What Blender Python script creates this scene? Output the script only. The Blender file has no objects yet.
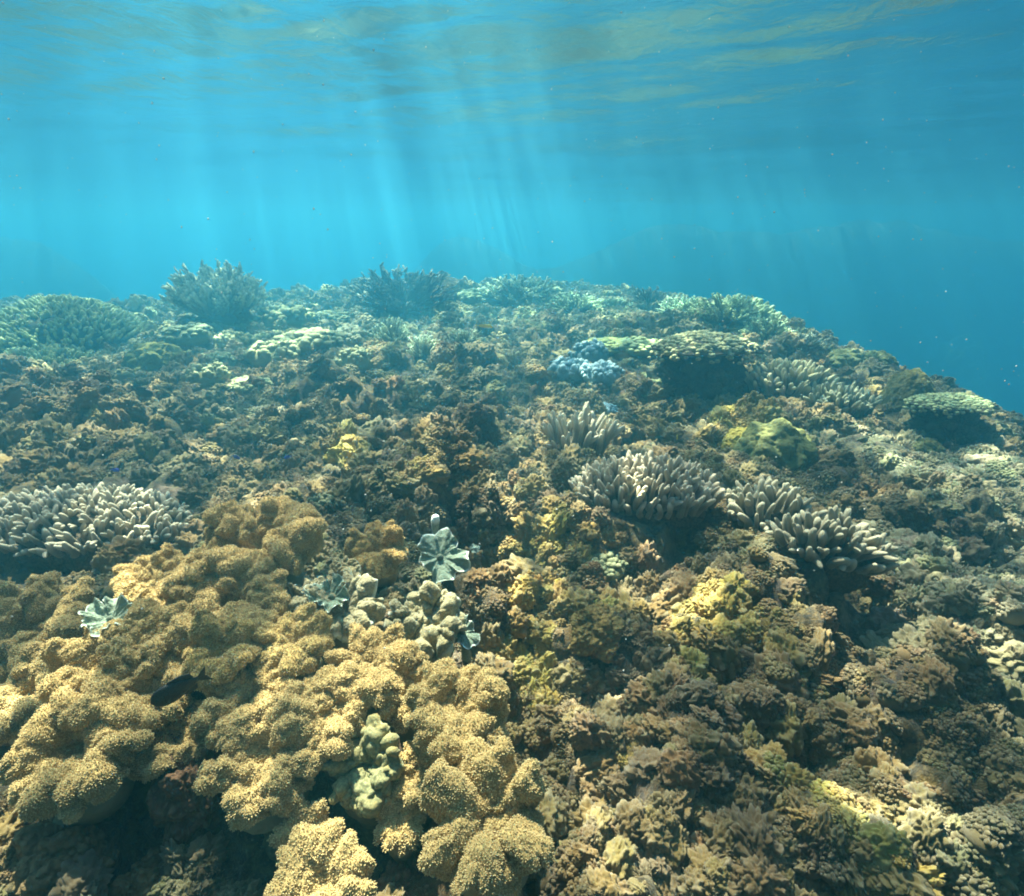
import bpy, math, random
import numpy as np
from mathutils import Vector, Matrix, Euler

S = bpy.context.scene
COL = S.collection
PI = math.pi

# ------------------------------------------------------------------ camera, world, sun, exposure
CAM = np.array([0.0, 0.0, -0.70]); PITCH = math.radians(21.7); FPX = 559.0
cam = bpy.data.cameras.new('camera'); co = bpy.data.objects.new('camera', cam); COL.objects.link(co)
cam.sensor_fit = 'HORIZONTAL'; cam.sensor_width = 36.0; cam.lens = 36.0 * FPX / 1024.0
cam.clip_start = 0.02; cam.clip_end = 400.0
co.location = CAM; co.rotation_euler = (PI / 2 - PITCH, 0, 0)
S.camera = co

SUN_EL, SUN_AZ = math.radians(58), math.radians(-24)      # azimuth from straight ahead, minus = left
W = bpy.data.worlds.new("World"); S.world = W; W.use_nodes = True
nt = W.node_tree; nt.nodes.clear()
sky = nt.nodes.new('ShaderNodeTexSky'); sky.sky_type = 'NISHITA'; sky.sun_disc = False
sky.sun_elevation = SUN_EL; sky.sun_rotation = SUN_AZ
bg = nt.nodes.new('ShaderNodeBackground'); bg.inputs[1].default_value = 0.07
wo = nt.nodes.new('ShaderNodeOutputWorld')
nt.links.new(sky.outputs[0], bg.inputs[0]); nt.links.new(bg.outputs[0], wo.inputs[0])
sl = bpy.data.lights.new('sun', 'SUN'); sl.energy = 5.0; sl.angle = math.radians(0.5); sl.color = (1.0, 0.90, 0.69)
so = bpy.data.objects.new('sun', sl); COL.objects.link(so)
to_sun = Vector((math.sin(SUN_AZ) * math.cos(SUN_EL), math.cos(SUN_AZ) * math.cos(SUN_EL), math.sin(SUN_EL)))
so.rotation_euler = to_sun.to_track_quat('Z', 'Y').to_euler(); so.location = (0, 0, 20)
S.view_settings.view_transform = 'Standard'; S.view_settings.look = 'None'
S.view_settings.exposure = 0.86; S.view_settings.gamma = 1.0; S.view_settings.use_curve_mapping = False
S.render.engine = 'CYCLES'
S.cycles.use_denoising = True
S.cycles.max_bounces = 8; S.cycles.diffuse_bounces = 3; S.cycles.glossy_bounces = 3
S.cycles.volume_bounces = 3; S.cycles.transparent_max_bounces = 16
S.cycles.filter_width = 1.9
S.cycles.caustics_reflective = False; S.cycles.caustics_refractive = False
HAZE_D = 0.215
HAZE_COL = (0.05, 0.262, 0.39); HAZE_ABS = (0.14, 0.52, 0.72); HAZE_G = 0.76

# ------------------------------------------------------------------ numeric helpers
rs = np.random.RandomState(7)
def _h(ix, iy, iz, seed):
    n = (ix.astype(np.int64) * 374761393 + iy.astype(np.int64) * 668265263 + iz.astype(np.int64) * 2147483647 + seed * 974634777) & 0xffffffff
    n = ((n ^ (n >> 13)) * 1274126177) & 0xffffffff
    n = ((n ^ (n >> 16)) * 2246822519) & 0xffffffff
    return n ^ (n >> 15)
_G = rs.normal(size=(256, 3)); _G /= np.linalg.norm(_G, axis=1)[:, None]
def noise(p, seed=0):
    """gradient noise, about -1..1"""
    p = np.asarray(p, float); i = np.floor(p).astype(np.int64); f = p - i
    u = f * f * f * (f * (f * 6 - 15) + 10); r = 0
    for dx in (0, 1):
        for dy in (0, 1):
            for dz in (0, 1):
                g = _G[_h(i[..., 0] + dx, i[..., 1] + dy, i[..., 2] + dz, seed) & 255]
                d = (g * (f - np.array([dx, dy, dz]))).sum(-1)
                w = (u[..., 0] if dx else 1 - u[..., 0]) * (u[..., 1] if dy else 1 - u[..., 1]) * (u[..., 2] if dz else 1 - u[..., 2])
                r = r + w * d
    return r * 1.5
def sstep(a, b, x):
    t = np.clip((x - a) / (b - a), 0, 1); return t * t * (3 - 2 * t)
def norm(v):
    return v / np.maximum(np.linalg.norm(v, axis=-1, keepdims=True), 1e-9)

class MB:
    """collects vertices and faces for one mesh"""
    def __init__(s): s.v = []; s.q = []; s.t = []; s.n = 0; s.a = []
    def add(s, V, Q=None, T=None, a=None):
        V = np.asarray(V, float)
        s.v.append(V); s.a.append(np.zeros(len(V)) if a is None else np.broadcast_to(np.asarray(a, float), (len(V),)))
        if Q is not None and len(Q): s.q.append(np.asarray(Q) + s.n)
        if T is not None and len(T): s.t.append(np.asarray(T) + s.n)
        s.n += len(V)
    def mesh(s, name, mat, smooth=True, attr='tip'):
        V = np.concatenate(s.v); A = np.concatenate(s.a)
        Q = np.concatenate(s.q) if s.q else np.zeros((0, 4), int); T = np.concatenate(s.t) if s.t else np.zeros((0, 3), int)
        m = bpy.data.meshes.new(name)
        m.vertices.add(len(V)); m.vertices.foreach_set('co', V.astype(np.float32).ravel())
        nl = len(Q) * 4 + len(T) * 3
        m.loops.add(nl); m.loops.foreach_set('vertex_index', np.concatenate([Q.ravel(), T.ravel()]).astype(np.int32))
        m.polygons.add(len(Q) + len(T))
        st = np.concatenate([np.arange(len(Q)) * 4, len(Q) * 4 + np.arange(len(T)) * 3]).astype(np.int32)
        m.polygons.foreach_set('loop_start', st)
        m.polygons.foreach_set('use_smooth', np.full(len(st), smooth))
        m.update(calc_edges=True)
        at_ = m.attributes.new(attr, 'FLOAT', 'POINT'); at_.data.foreach_set('value', A.astype(np.float32))
        if mat: m.materials.append(mat)
        return m

def grid_faces(nu, nv, wrap=False):
    i = np.arange(nu - 1)[:, None]; j = np.arange(nv if wrap else nv - 1)[None, :]
    j2 = (j + 1) % nv
    return np.stack([i * nv + j, i * nv + j2, (i + 1) * nv + j2, (i + 1) * nv + j], -1).reshape(-1, 4)
_ico = {}
def ico(n):
    if n in _ico: return _ico[n]
    t = (1 + 5 ** .5) / 2
    v = [(-1, t, 0), (1, t, 0), (-1, -t, 0), (1, -t, 0), (0, -1, t), (0, 1, t), (0, -1, -t), (0, 1, -t), (t, 0, -1), (t, 0, 1), (-t, 0, -1), (-t, 0, 1)]
    f = [(0, 11, 5), (0, 5, 1), (0, 1, 7), (0, 7, 10), (0, 10, 11), (1, 5, 9), (5, 11, 4), (11, 10, 2), (10, 7, 6), (7, 1, 8), (3, 9, 4), (3, 4, 2), (3, 2, 6), (3, 6, 8), (3, 8, 9), (4, 9, 5), (2, 4, 11), (6, 2, 10), (8, 6, 7), (9, 8, 1)]
    v = norm(np.array(v, float)); f = np.array(f)
    for _ in range(n):
        e = np.sort(np.concatenate([f[:, [0, 1]], f[:, [1, 2]], f[:, [2, 0]]]), axis=1)
        ue, inv = np.unique(e, axis=0, return_inverse=True); inv = inv.ravel()
        mid = norm(v[ue[:, 0]] + v[ue[:, 1]]); b = len(v); k = len(f)
        a_, b_, c_ = inv[:k] + b, inv[k:2 * k] + b, inv[2 * k:] + b
        v = np.concatenate([v, mid])
        f = np.concatenate([np.stack([f[:, 0], a_, c_], 1), np.stack([f[:, 1], b_, a_], 1), np.stack([f[:, 2], c_, b_], 1), np.stack([a_, b_, c_], 1)])
    _ico[n] = (v, f); return _ico[n]
def tube(mb, P, R, k=6, a=None, cap=True):
    P = np.asarray(P, float); n = len(P); T = norm(np.gradient(P, axis=0))
    ref = np.array([0.31, 0.9, 0.2]) if abs(T[0][1]) < .8 else np.array([0.9, .1, .3])
    U = norm(np.cross(T, ref)); Wv = np.cross(T, U)
    ang = np.arange(k) * 2 * PI / k
    V = P[:, None] + np.asarray(R)[:, None, None] * (np.cos(ang)[None, :, None] * U[:, None] + np.sin(ang)[None, :, None] * Wv[:, None])
    V = V.reshape(-1, 3); aa = np.repeat(np.linspace(0, 1, n) if a is None else a, k)
    Q = grid_faces(n, k, True); Tt = None
    if cap:
        V = np.concatenate([V, P[-1:] + T[-1:] * R[-1] * .7]); aa = np.append(aa, aa[-1])
        j = np.arange(k); b = (n - 1) * k
        Tt = np.stack([b + j, b + (j + 1) % k, np.full(k, len(V) - 1)], 1)
    mb.add(V, Q, Tt, aa)

# ------------------------------------------------------------------ scene-graph helpers
def tag(o, label=None, cat=None, group=None, kind=None):
    if label: o['label'] = label
    if cat: o['category'] = cat
    if group: o['group'] = group
    if kind: o['kind'] = kind
    return o
def empty(name, loc, rot=(0, 0, 0), scale=1.0):
    o = bpy.data.objects.new(name, None); COL.objects.link(o); o.empty_display_size = 0.05
    o.location = loc; o.rotation_euler = rot; o.scale = (scale,) * 3; return o
def part(name, mesh, parent=None, loc=None, rot=None, scale=None, kind=None):
    o = bpy.data.objects.new(name, mesh); COL.objects.link(o)
    if parent is not None: o.parent = parent
    if loc is not None: o.location = loc
    if rot is not None: o.rotation_euler = rot
    if scale is not None: o.scale = scale
    if kind: o['kind'] = kind
    return o

# ------------------------------------------------------------------ materials
def newmat(name):
    m = bpy.data.materials.new(name); m.use_nodes = True; t = m.node_tree
    return m, t, t.nodes['Principled BSDF'], t.nodes['Material Output']
def N(t, typ, **kw):
    n = t.nodes.new(typ)
    for k, v in kw.items():
        if k.startswith('i_'):
            key = k[2:]; n.inputs[int(key) if key.isdigit() else key].default_value = v
        else: setattr(n, k, v)
    return n
def mixc(t, fac, a, b, mode='MIX'):
    n = t.nodes.new('ShaderNodeMix'); n.data_type = 'RGBA'; n.blend_type = mode
    for s, v in ((0, fac), (6, a), (7, b)):
        if hasattr(v, 'links') or hasattr(v, 'is_linked'): t.links.new(v, n.inputs[s])
        elif s == 0: n.inputs[0].default_value = v
        else: n.inputs[s].default_value = (*v, 1) if len(v) == 3 else v
    return n.outputs[2]
def ramp(t, src, a, b):
    n = t.nodes.new('ShaderNodeMapRange'); n.interpolation_type = 'SMOOTHSTEP'
    n.inputs[1].default_value = a; n.inputs[2].default_value = b; t.links.new(src, n.inputs[0]); return n.outputs[0]
def tnoise(t, co, scale, detail=3, rough=.6, dist=0):
    n = N(t, 'ShaderNodeTexNoise', i_Scale=scale, i_Detail=detail, i_Roughness=rough, i_Distortion=dist)
    t.links.new(co, n.inputs['Vector']); return n.outputs[0]
def coral_mat(name, base, other, tipc, grain=260., bump=.35, bdist=.004, sheen=.25, scale2=14., rough=.85, tip0=.55, tip1=1.):
    """pigment from two tones in patches, a fine polyp speckle, and a paler tone where the mesh attribute 'tip' says so"""
    m, t, b, out = newmat(name)
    tc = N(t, 'ShaderNodeTexCoord').outputs['Object']
    big = tnoise(t, tc, scale2, 4, .6, .4)
    c = mixc(t, ramp(t, big, .38, .64), base, other)
    vor = N(t, 'ShaderNodeTexVoronoi', i_Scale=grain); t.links.new(tc, vor.inputs['Vector'])
    fine = tnoise(t, tc, grain * .8, 2, .7)
    spk = N(t, 'ShaderNodeMath', operation='MULTIPLY'); t.links.new(vor.outputs[0], spk.inputs[0]); t.links.new(fine, spk.inputs[1])
    c = mixc(t, ramp(t, spk.outputs[0], .05, .45), c, tuple(x * .55 for x in base))
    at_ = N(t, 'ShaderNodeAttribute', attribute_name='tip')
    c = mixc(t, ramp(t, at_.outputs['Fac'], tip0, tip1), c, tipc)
    oi = N(t, 'ShaderNodeObjectInfo')
    c = mixc(t, 1.0, c, oi.outputs['Color'], 'MULTIPLY')
    t.links.new(c, b.inputs['Base Color'])
    b.inputs['Roughness'].default_value = rough; b.inputs['Specular IOR Level'].default_value = .12
    b.inputs['Sheen Weight'].default_value = sheen; b.inputs['Sheen Roughness'].default_value = .5; b.inputs['Sheen Tint'].default_value = (*tipc, 1)
    mid = tnoise(t, tc, grain * .22, 3, .6)
    ad = N(t, 'ShaderNodeMath', operation='MULTIPLY_ADD', i_1=2.2); t.links.new(mid, ad.inputs[0])
    t.links.new(spk.outputs[0], ad.inputs[2])
    bp = N(t, 'ShaderNodeBump', i_Strength=bump, i_Distance=bdist); t.links.new(ad.outputs[0], bp.inputs['Height'])
    t.links.new(bp.outputs[0], b.inputs['Normal'])
    return m
M = {}
M['leather'] = coral_mat('leather_coral_ochre', (.50, .355, .15), (.38, .26, .105), (.70, .57, .34), 300., .5, .004, .4, 9., tip0=.7)
M['leather_dull'] = coral_mat('leather_coral_dull', (.36, .26, .11), (.26, .18, .08), (.5, .42, .28), 280., .7, .006, .4, 9., tip0=.7)
M['leather_grey'] = coral_mat('leather_coral_grey', (.36, .31, .19), (.42, .33, .16), (.72, .80, .72), 300., .6, .005, .4, 9., tip0=.45, tip1=.9)
M['leather_white'] = coral_mat('leather_coral_white', (.42, .50, .42), (.34, .42, .36), (.85, .92, .86), 240., .3, .003, .2, 14., tip0=.75, tip1=.97)
M['leather_green'] = coral_mat('leather_coral_bleached', (.38, .38, .23), (.36, .27, .11), (.72, .72, .5), 240., .35, .003, .25, 7., tip0=.8)
M['petal'] = coral_mat('ruffled_leather_skin', (.27, .335, .26), (.18, .225, .17), (.82, .88, .80), 300., .6, .004, .3, 40., tip0=.35, tip1=.8)
M['stalk'] = coral_mat('leather_stalk', (.22, .18, .10), (.16, .12, .07), (.3, .26, .16), 120., .5, .006, .1)
M['finger'] = coral_mat('finger_coral_skin', (.23, .20, .15), (.29, .25, .19), (.62, .57, .46), 420., .5, .003, .7, 20., tip0=.45, tip1=1.05)
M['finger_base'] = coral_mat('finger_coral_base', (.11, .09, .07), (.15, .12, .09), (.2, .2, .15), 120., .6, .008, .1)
M['bush'] = coral_mat('branching_coral_skin', (.20, .20, .14), (.25, .24, .17), (.62, .66, .50), 90., .3, .004, .2, 6., tip0=.6, tip1=1.1)
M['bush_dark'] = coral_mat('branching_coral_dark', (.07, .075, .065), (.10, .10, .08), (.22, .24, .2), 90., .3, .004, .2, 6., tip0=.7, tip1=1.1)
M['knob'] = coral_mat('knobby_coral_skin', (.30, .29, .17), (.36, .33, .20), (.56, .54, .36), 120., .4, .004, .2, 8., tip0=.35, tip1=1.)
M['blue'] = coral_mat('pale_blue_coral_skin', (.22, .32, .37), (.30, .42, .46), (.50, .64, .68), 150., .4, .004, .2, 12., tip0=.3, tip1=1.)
M['dome'] = coral_mat('dome_coral_skin', (.24, .21, .08), (.16, .15, .07), (.5, .44, .14), 60., .6, .012, .2, 5., tip0=.5, tip1=1.)
M['turf'] = coral_mat('turf_rock', (.15, .11, .065), (.10, .075, .05), (.3, .25, .12), 90., .8, .015, .2, 7.)

def reef_material():
    m, t, b, out = newmat('reef_rock_with_turf')
    tc = N(t, 'ShaderNodeTexCoord').outputs['Object']
    pig = N(t, 'ShaderNodeAttribute', attribute_name='pigment')
    n1 = tnoise(t, tc, 26, 6, .68, .6); n2 = tnoise(t, tc, 120, 4, .7); n3 = tnoise(t, tc, 5, 4, .6)
    c = mixc(t, ramp(t, n1, .36, .62), pig.outputs['Color'], (.035, .028, .018))
    c2 = mixc(t, ramp(t, n2, .55, .75), c, (.34, .29, .2))
    c2 = mixc(t, .6, c, c2)
    c2 = mixc(t, ramp(t, n3, .52, .68), c2, mixc(t, .5, c2, (.16, .095, .085)))
    t.links.new(c2, b.inputs['Base Color']); b.inputs['Roughness'].default_value = .92; b.inputs['Specular IOR Level'].default_value = .1
    b.inputs['Sheen Weight'].default_value = .15
    ad = N(t, 'ShaderNodeMath', operation='MULTIPLY_ADD', i_1=.35); t.links.new(n2, ad.inputs[0]); t.links.new(n1, ad.inputs[2])
    bp = N(t, 'ShaderNodeBump', i_Strength=.9, i_Distance=.03); t.links.new(ad.outputs[0], bp.inputs['Height'])
    t.links.new(bp.outputs[0], b.inputs['Normal'])
    return m
def clump_material(name, fine=160.):
    m, t, b, out = newmat(name)
    tc = N(t, 'ShaderNodeTexCoord').outputs['Object']
    pig = N(t, 'ShaderNodeAttribute', attribute_name='tint'); pig.attribute_type = 'INSTANCER'
    n2 = tnoise(t, tc, fine, 3, .7); at_ = N(t, 'ShaderNodeAttribute', attribute_name='tip')
    c = mixc(t, ramp(t, n2, .35, .7), pig.outputs['Color'], mixc(t, .55, pig.outputs['Color'], (.07, .055, .04)))
    c = mixc(t, ramp(t, at_.outputs['Fac'], .5, 1.2), c, mixc(t, .45, c, (.62, .52, .34)))
    t.links.new(c, b.inputs['Base Color']); b.inputs['Roughness'].default_value = .9; b.inputs['Specular IOR Level'].default_value = .12
    b.inputs['Sheen Weight'].default_value = .2
    bp = N(t, 'ShaderNodeBump', i_Strength=.6, i_Distance=.004); t.links.new(n2, bp.inputs['Height']); t.links.new(bp.outputs[0], b.inputs['Normal'])
    return m

# ------------------------------------------------------------------ the lie of the reef
FWD = np.array([0, math.cos(PITCH), -math.sin(PITCH)]); UPV = np.array([0, math.sin(PITCH), math.cos(PITCH)])
def ray(px, py):
    return FWD + (px - 512) / FPX * np.array([1., 0, 0]) + (448 - py) / FPX * UPV
MOUNDS = []            # x, y, radius x, radius y, height
def H0(x, y):
    """smooth lie of the reef top, its edge and the slope into deep water"""
    x = np.asarray(x, float); y = np.asarray(y, float)
    p = np.stack([x, y, np.zeros_like(x)], -1)
    xe = 3.30 - .05 * np.maximum(0, y - 6) ** 2 + .25 * noise(p * .9, 3)
    s1 = x - xe; s2 = y - (10.6 - 2.7 * sstep(-2.6, -5.0, x)) - .8 * noise(p * .5, 4); s3 = -x - 9.5
    s = np.maximum(np.maximum(s1, s2), s3)
    s = np.log(np.exp(np.clip(s, -9, 9) * 5) + 1) / 5 + np.maximum(s - 9, 0)
    drop = 8.5 * (1 - np.exp(-s * .17))
    z = -1.70 - drop + .10 * noise(p * .45, 5)
    z += -.10 * sstep(.6, 2.6, x) * sstep(4.5, 2.0, y)
    for mx, my, rx, ry, h in MOUNDS:
        d2 = ((x - mx) / rx) ** 2 + ((y - my) / ry) ** 2
        z = z + h * np.exp(-d2 * 1.2)
    return z
def at(px, py, lift=0.0):
    d = ray(px, py); t = np.concatenate([np.linspace(.3, 4, 1200), np.linspace(4.003, 30, 3000)])
    P = CAM + d * t[:, None]
    below = P[:, 2] < H0(P[:, 0], P[:, 1]) + lift
    k = int(np.argmax(below)) if below.any() else len(t) - 1
    return P[k], t[k]
def mound(px, py, rpx, h, asp=1.0):
    P, t = at(px, py); r = rpx * t / FPX
    MOUNDS.append((P[0], P[1], r, r * asp, h))
# far ridges that loom in the blue
MOUNDS += [(-3, 25.5, 5.0, 3.0, 7.6), (5.5, 24.5, 6.0, 3.2, 7.9), (14, 24.0, 6.5, 3.2, 7.9), (23, 24.0, 7, 3.4, 7.6), (-17, 21.0, 6.0, 3.0, 7.6), (-26, 21, 6, 3, 7.8)]
mound(250, 640, 150, .16, 1.2); mound(420, 490, 90, .15, .9); mound(470, 548, 48, -.20, .9)
mound(150, 830, 70, -.08); mound(10, 740, 50, -.14); mound(500, 575, 34, -.26, 1.5)
mound(790, 575, 75, .12, .8); mound(868, 600, 34, -.12, 1.0); mound(610, 672, 85, -.18, .45)
mound(90, 560, 70, -.08); mound(60, 430, 80, .10); mound(650, 555, 60, -.10, .6)
mound(410, 300, 75, .20, .8); mound(520, 296, 50, .18, .8); mound(60, 335, 75, .28, .9)
mound(230, 330, 60, .10); mound(720, 325, 60, .18); mound(960, 430, 40, .05)
mound(620, 860, 90, .05); mound(850, 840, 80, .06); mound(700, 790, 60, .05); mound(960, 700, 60, .06); mound(700, 405, 40, -.06)
mound(600, 330, 60, .08); mound(300, 350, 60, .08)

FLATPX = [(85, 508, 115), (578, 432, 30), (648, 490, 80), (772, 518, 42), (842, 530, 50), (790, 378, 42), (842, 402, 36), (706, 370, 60), (952, 410, 44), (222, 325, 50), (405, 315, 55), (520, 304, 44),
          (290, 345, 75), (350, 350, 40), (230, 360, 45), (588, 375, 45), (625, 348, 55), (393, 342, 24), (424, 350, 24), (62, 335, 75), (155, 366, 36), (775, 455, 45), (905, 412, 34), (952, 388, 30), (740, 320, 60)]
FLAT = [(*at(a, b)[0][:2], r * at(a, b)[1] / FPX) for a, b, r in FLATPX]
def H(x, y):
    """reef height with lumps"""
    p = np.stack([x, y, np.zeros_like(x)], -1)
    wq = p + .10 * np.stack([noise(p * 3 + 7, 11), noise(p * 3 + 31, 12), np.zeros_like(x)], -1)
    sand = sstep(1.2, 2.3, x) * sstep(5.0, 3.2, y)
    k = (1 - .55 * sand) * (1 - .75 * sstep(11, 14, y))
    for fx, fy, fr in FLAT: k = k * (1 - .8 * np.exp(-(((x - fx) ** 2 + (y - fy) ** 2) / (1.15 * fr) ** 2) ** 1.5))
    z = H0(x, y)
    z = z + k * (.27 * (np.abs(noise(wq * 1.9, 13)) - .27) + .15 * (np.abs(noise(wq * 4.6, 14)) - .25))
    z = z + k * .075 * (np.abs(noise(wq * 10.5, 15)) - .25)
    pit = sstep(.28, .55, noise(wq * 3.3 + 90, 18)); z = z - .10 * k * pit
    return z
def surf(x, y):
    z = H(x, y); P = np.stack([x, y, z], -1)
    q = P * 1.0
    D = np.stack([noise(q * 9 + 3, 21), noise(q * 9 + 17, 22), noise(q * 9 + 29, 23)], -1) * .030
    D += np.stack([noise(q * 22 + 3, 24), noise(q * 22 + 17, 25), noise(q * 22 + 29, 26)], -1) * .016
    D[..., 2] += .018 * (np.abs(noise(q * 27, 27)) - .2) + .009 * (np.abs(noise(q * 58, 28)) - .2)
    return P + D

YEL = [(545, 545, .20), (560, 590, .16), (520, 640, .12), (725, 618, .17), (690, 640, .12), (835, 795, .10), (880, 855, .10), (600, 600, .15), (340, 450, .14), (745, 430, .25), (420, 470, .12), (360, 462, .12), (760, 755, .08), (905, 870, .08), (700, 690, .1), (640, 760, .06)]
PALE = [(960, 470, .5), (950, 560, .4), (990, 640, .35), (1000, 520, .4), (270, 405, .18), (250, 350, .35), (330, 370, .3), (870, 440, .3)]
YELP = [(*at(a, b)[0][:2], r) for a, b, r in YEL]; PALEP = [(*at(a, b)[0][:2], r) for a, b, r in PALE]
def pigment(P):
    """what grows there: brown turf, olive turf, yellow crust, pale rubble"""
    n = noise(P * 2.2, 31); n2 = noise(P * 7, 32); n3 = noise(P * 1.1 + 5, 33)
    c = np.empty(P.shape); c[...] = (.185, .118, .034)
    def mix(c, f, col): return c + np.clip(f, 0, 1)[..., None] * (np.array(col) - c)
    c = mix(c, sstep(-.1, .5, n), (.115, .10, .04))
    c = mix(c, sstep(.1, .6, n3) * .7, (.165, .085, .028))
    c = mix(c, sstep(.25, .6, n2) * .6, (.26, .20, .10))
    c = mix(c, sstep(-.2, -.6, n2) * .7, (.05, .04, .026))
    c = mix(c, sstep(3.6, 6.5, P[..., 1] + .5 * n) * sstep(12, 10.5, P[..., 1]) * .75, (.21, .21, .115)); c = mix(c, sstep(.1, .5, n2) * sstep(3.6, 6, P[..., 1]) * sstep(12, 10.5, P[..., 1]) * .6, (.36, .36, .22))
    y = np.zeros(P.shape[:-1]); w = np.zeros(P.shape[:-1])
    for x0, y0, r in YELP: y = np.maximum(y, np.exp(-((P[..., 0] - x0) ** 2 + (P[..., 1] - y0) ** 2) / r ** 2))
    for x0, y0, r in PALEP: w = np.maximum(w, np.exp(-((P[..., 0] - x0) ** 2 + (P[..., 1] - y0) ** 2) / r ** 2))
    c = mix(c, sstep(.3, .95, y * .9 + .55 * n2 + .35 * noise(P * 17, 34)) * .85, (.38, .27, .05))
    c = mix(c, sstep(.3, .85, w + .5 * n2) * .7, (.25, .23, .14))
    return c

# reef: one polar sheet, fine where the photograph looks
az = np.radians(np.concatenate([np.arange(-180, -56, 4.), np.arange(-56, 56, .19), np.arange(56, 180, 4.)]))
rr = np.concatenate([[.02, .12], np.exp(np.arange(math.log(.25), math.log(13.), .0068)), np.exp(np.linspace(math.log(13.05), math.log(74), 60))])
ORG = np.array([0., -.35])
RA, AZ = np.meshgrid(rr, az, indexing='ij')
GX = ORG[0] + RA * np.sin(AZ); GY = ORG[1] + RA * np.cos(AZ)
GP = surf(GX, GY)
mb = MB(); mb.add(GP.reshape(-1, 3), grid_faces(*RA.shape, True)[:, ::-1])
M['reef'] = reef_material()
rm = mb.mesh('reef', M['reef'])
ca = rm.attributes.new('pigment', 'FLOAT_COLOR', 'POINT'); pc = pigment(GP.reshape(-1, 3))
ca.data.foreach_set('color', np.concatenate([pc, np.ones((len(pc), 1))], 1).astype(np.float32).ravel())
reef = part('reef_terrain', rm, kind='structure')

# ------------------------------------------------------------------ water: the surface above and the sea between
m, t, b, out = newmat('water_surface'); t.nodes.remove(b)
geo = N(t, 'ShaderNodeNewGeometry'); tc = N(t, 'ShaderNodeTexCoord').outputs['Object']
mp = N(t, 'ShaderNodeMapping'); mp.inputs['Scale'].default_value = (1.0, .7, 1); mp.inputs['Rotation'].default_value = (0, 0, .35); t.links.new(tc, mp.inputs[0])
rip = tnoise(t, mp.outputs[0], 9., 4, .55, .6); bp = N(t, 'ShaderNodeBump', i_Strength=.35, i_Distance=.03); t.links.new(rip, bp.inputs['Height'])
dt = N(t, 'ShaderNodeVectorMath', operation='DOT_PRODUCT'); t.links.new(bp.outputs[0], dt.inputs[0]); t.links.new(geo.outputs['Incoming'], dt.inputs[1])
ab = N(t, 'ShaderNodeMath', operation='ABSOLUTE'); t.links.new(dt.outputs['Value'], ab.inputs[0])
win = ramp(t, ab.outputs[0], .60, .72)                      # outside the window of refraction the surface is a mirror
# wave-focused light put into the transparency colour: bright seams between dimmer cells
def seams(scale, w, dist, along=1.0):
    q = N(t, 'ShaderNodeMapping'); q.inputs['Scale'].default_value = (1, along, 1); q.inputs['Rotation'].default_value = (0, 0, SUN_AZ); t.links.new(tc, q.inputs[0])
    n = tnoise(t, q.outputs[0], scale, 1.5, .5, dist)
    s = N(t, 'ShaderNodeMath', operation='SUBTRACT', i_1=.5); t.links.new(n, s.inputs[0])
    a = N(t, 'ShaderNodeMath', operation='ABSOLUTE'); t.links.new(s.outputs[0], a.inputs[0])
    r = N(t, 'ShaderNodeMapRange'); r.interpolation_type = 'SMOOTHSTEP'; t.links.new(a.outputs[0], r.inputs[0])
    r.inputs[1].default_value = 0; r.inputs[2].default_value = w; r.inputs[3].default_value = 1; r.inputs[4].default_value = 0
    return r.outputs[0]
s1, s2, s3 = seams(1.7, .08, .7, .6), seams(4.2, .12, .5), seams(3.0, .06, .1, .08)
ad = N(t, 'ShaderNodeMath', operation='MULTIPLY_ADD', i_1=1.1, i_2=.44); t.links.new(s1, ad.inputs[0])
ad2 = N(t, 'ShaderNodeMath', operation='MULTIPLY_ADD', i_1=.5); t.links.new(s2, ad2.inputs[0]); t.links.new(ad.outputs[0], ad2.inputs[2])
ad3 = N(t, 'ShaderNodeMath', operation='MULTIPLY_ADD', i_1=2.2); t.links.new(s3, ad3.inputs[0]); t.links.new(ad2.outputs[0], ad3.inputs[2])
beams = ramp(t, tnoise(t, tc, 3.6, 1.0, .4), .61, .73)       # single bright shafts, put into the transparency colour too
ad4 = N(t, 'ShaderNodeMath', operation='MULTIPLY_ADD', i_1=5.0); t.links.new(beams, ad4.inputs[0]); t.links.new(ad3.outputs[0], ad4.inputs[2])
cc = N(t, 'ShaderNodeCombineColor')
for i in range(3): t.links.new(ad4.outputs[0], cc.inputs[i])
tr = N(t, 'ShaderNodeBsdfTransparent'); t.links.new(cc.outputs[0], tr.inputs[0])
gl = N(t, 'ShaderNodeBsdfGlossy', i_Roughness=.22); gl.inputs[0].default_value = (.64, .78, .92, 1); t.links.new(bp.outputs[0], gl.inputs['Normal'])
mx = N(t, 'ShaderNodeMixShader'); t.links.new(win, mx.inputs[0]); t.links.new(gl.outputs[0], mx.inputs[1]); t.links.new(tr.outputs[0], mx.inputs[2])
t.links.new(mx.outputs[0], out.inputs['Surface'])
wa = np.radians(np.concatenate([np.arange(-180, -60, 4.), np.arange(-60, 60, .5), np.arange(60, 180, 4.)]))
wr = np.concatenate([[.03], np.exp(np.linspace(math.log(.2), math.log(30), 330)), [45, 74]])
WR, WA = np.meshgrid(wr, wa, indexing='ij'); X, Y = WR * np.sin(WA), WR * np.cos(WA)
Z = np.zeros_like(X); rw = np.random.RandomState(5)
for i in range(26):
    lam = .22 * 1.13 ** i; th = rw.normal(1.35, .55); k = 2 * PI / lam
    Z += .0030 * lam ** .6 * np.sin(k * (X * math.cos(th) + Y * math.sin(th)) + rw.uniform(0, 6.3)) * sstep(.35 * lam * 90 + 2, .35 * lam * 12 + 1, WR)
mb = MB(); mb.add(np.stack([X, Y, Z], -1).reshape(-1, 3), grid_faces(*X.shape, True))
part('water_surface', mb.mesh('water_surface', m), kind='structure')

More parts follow.
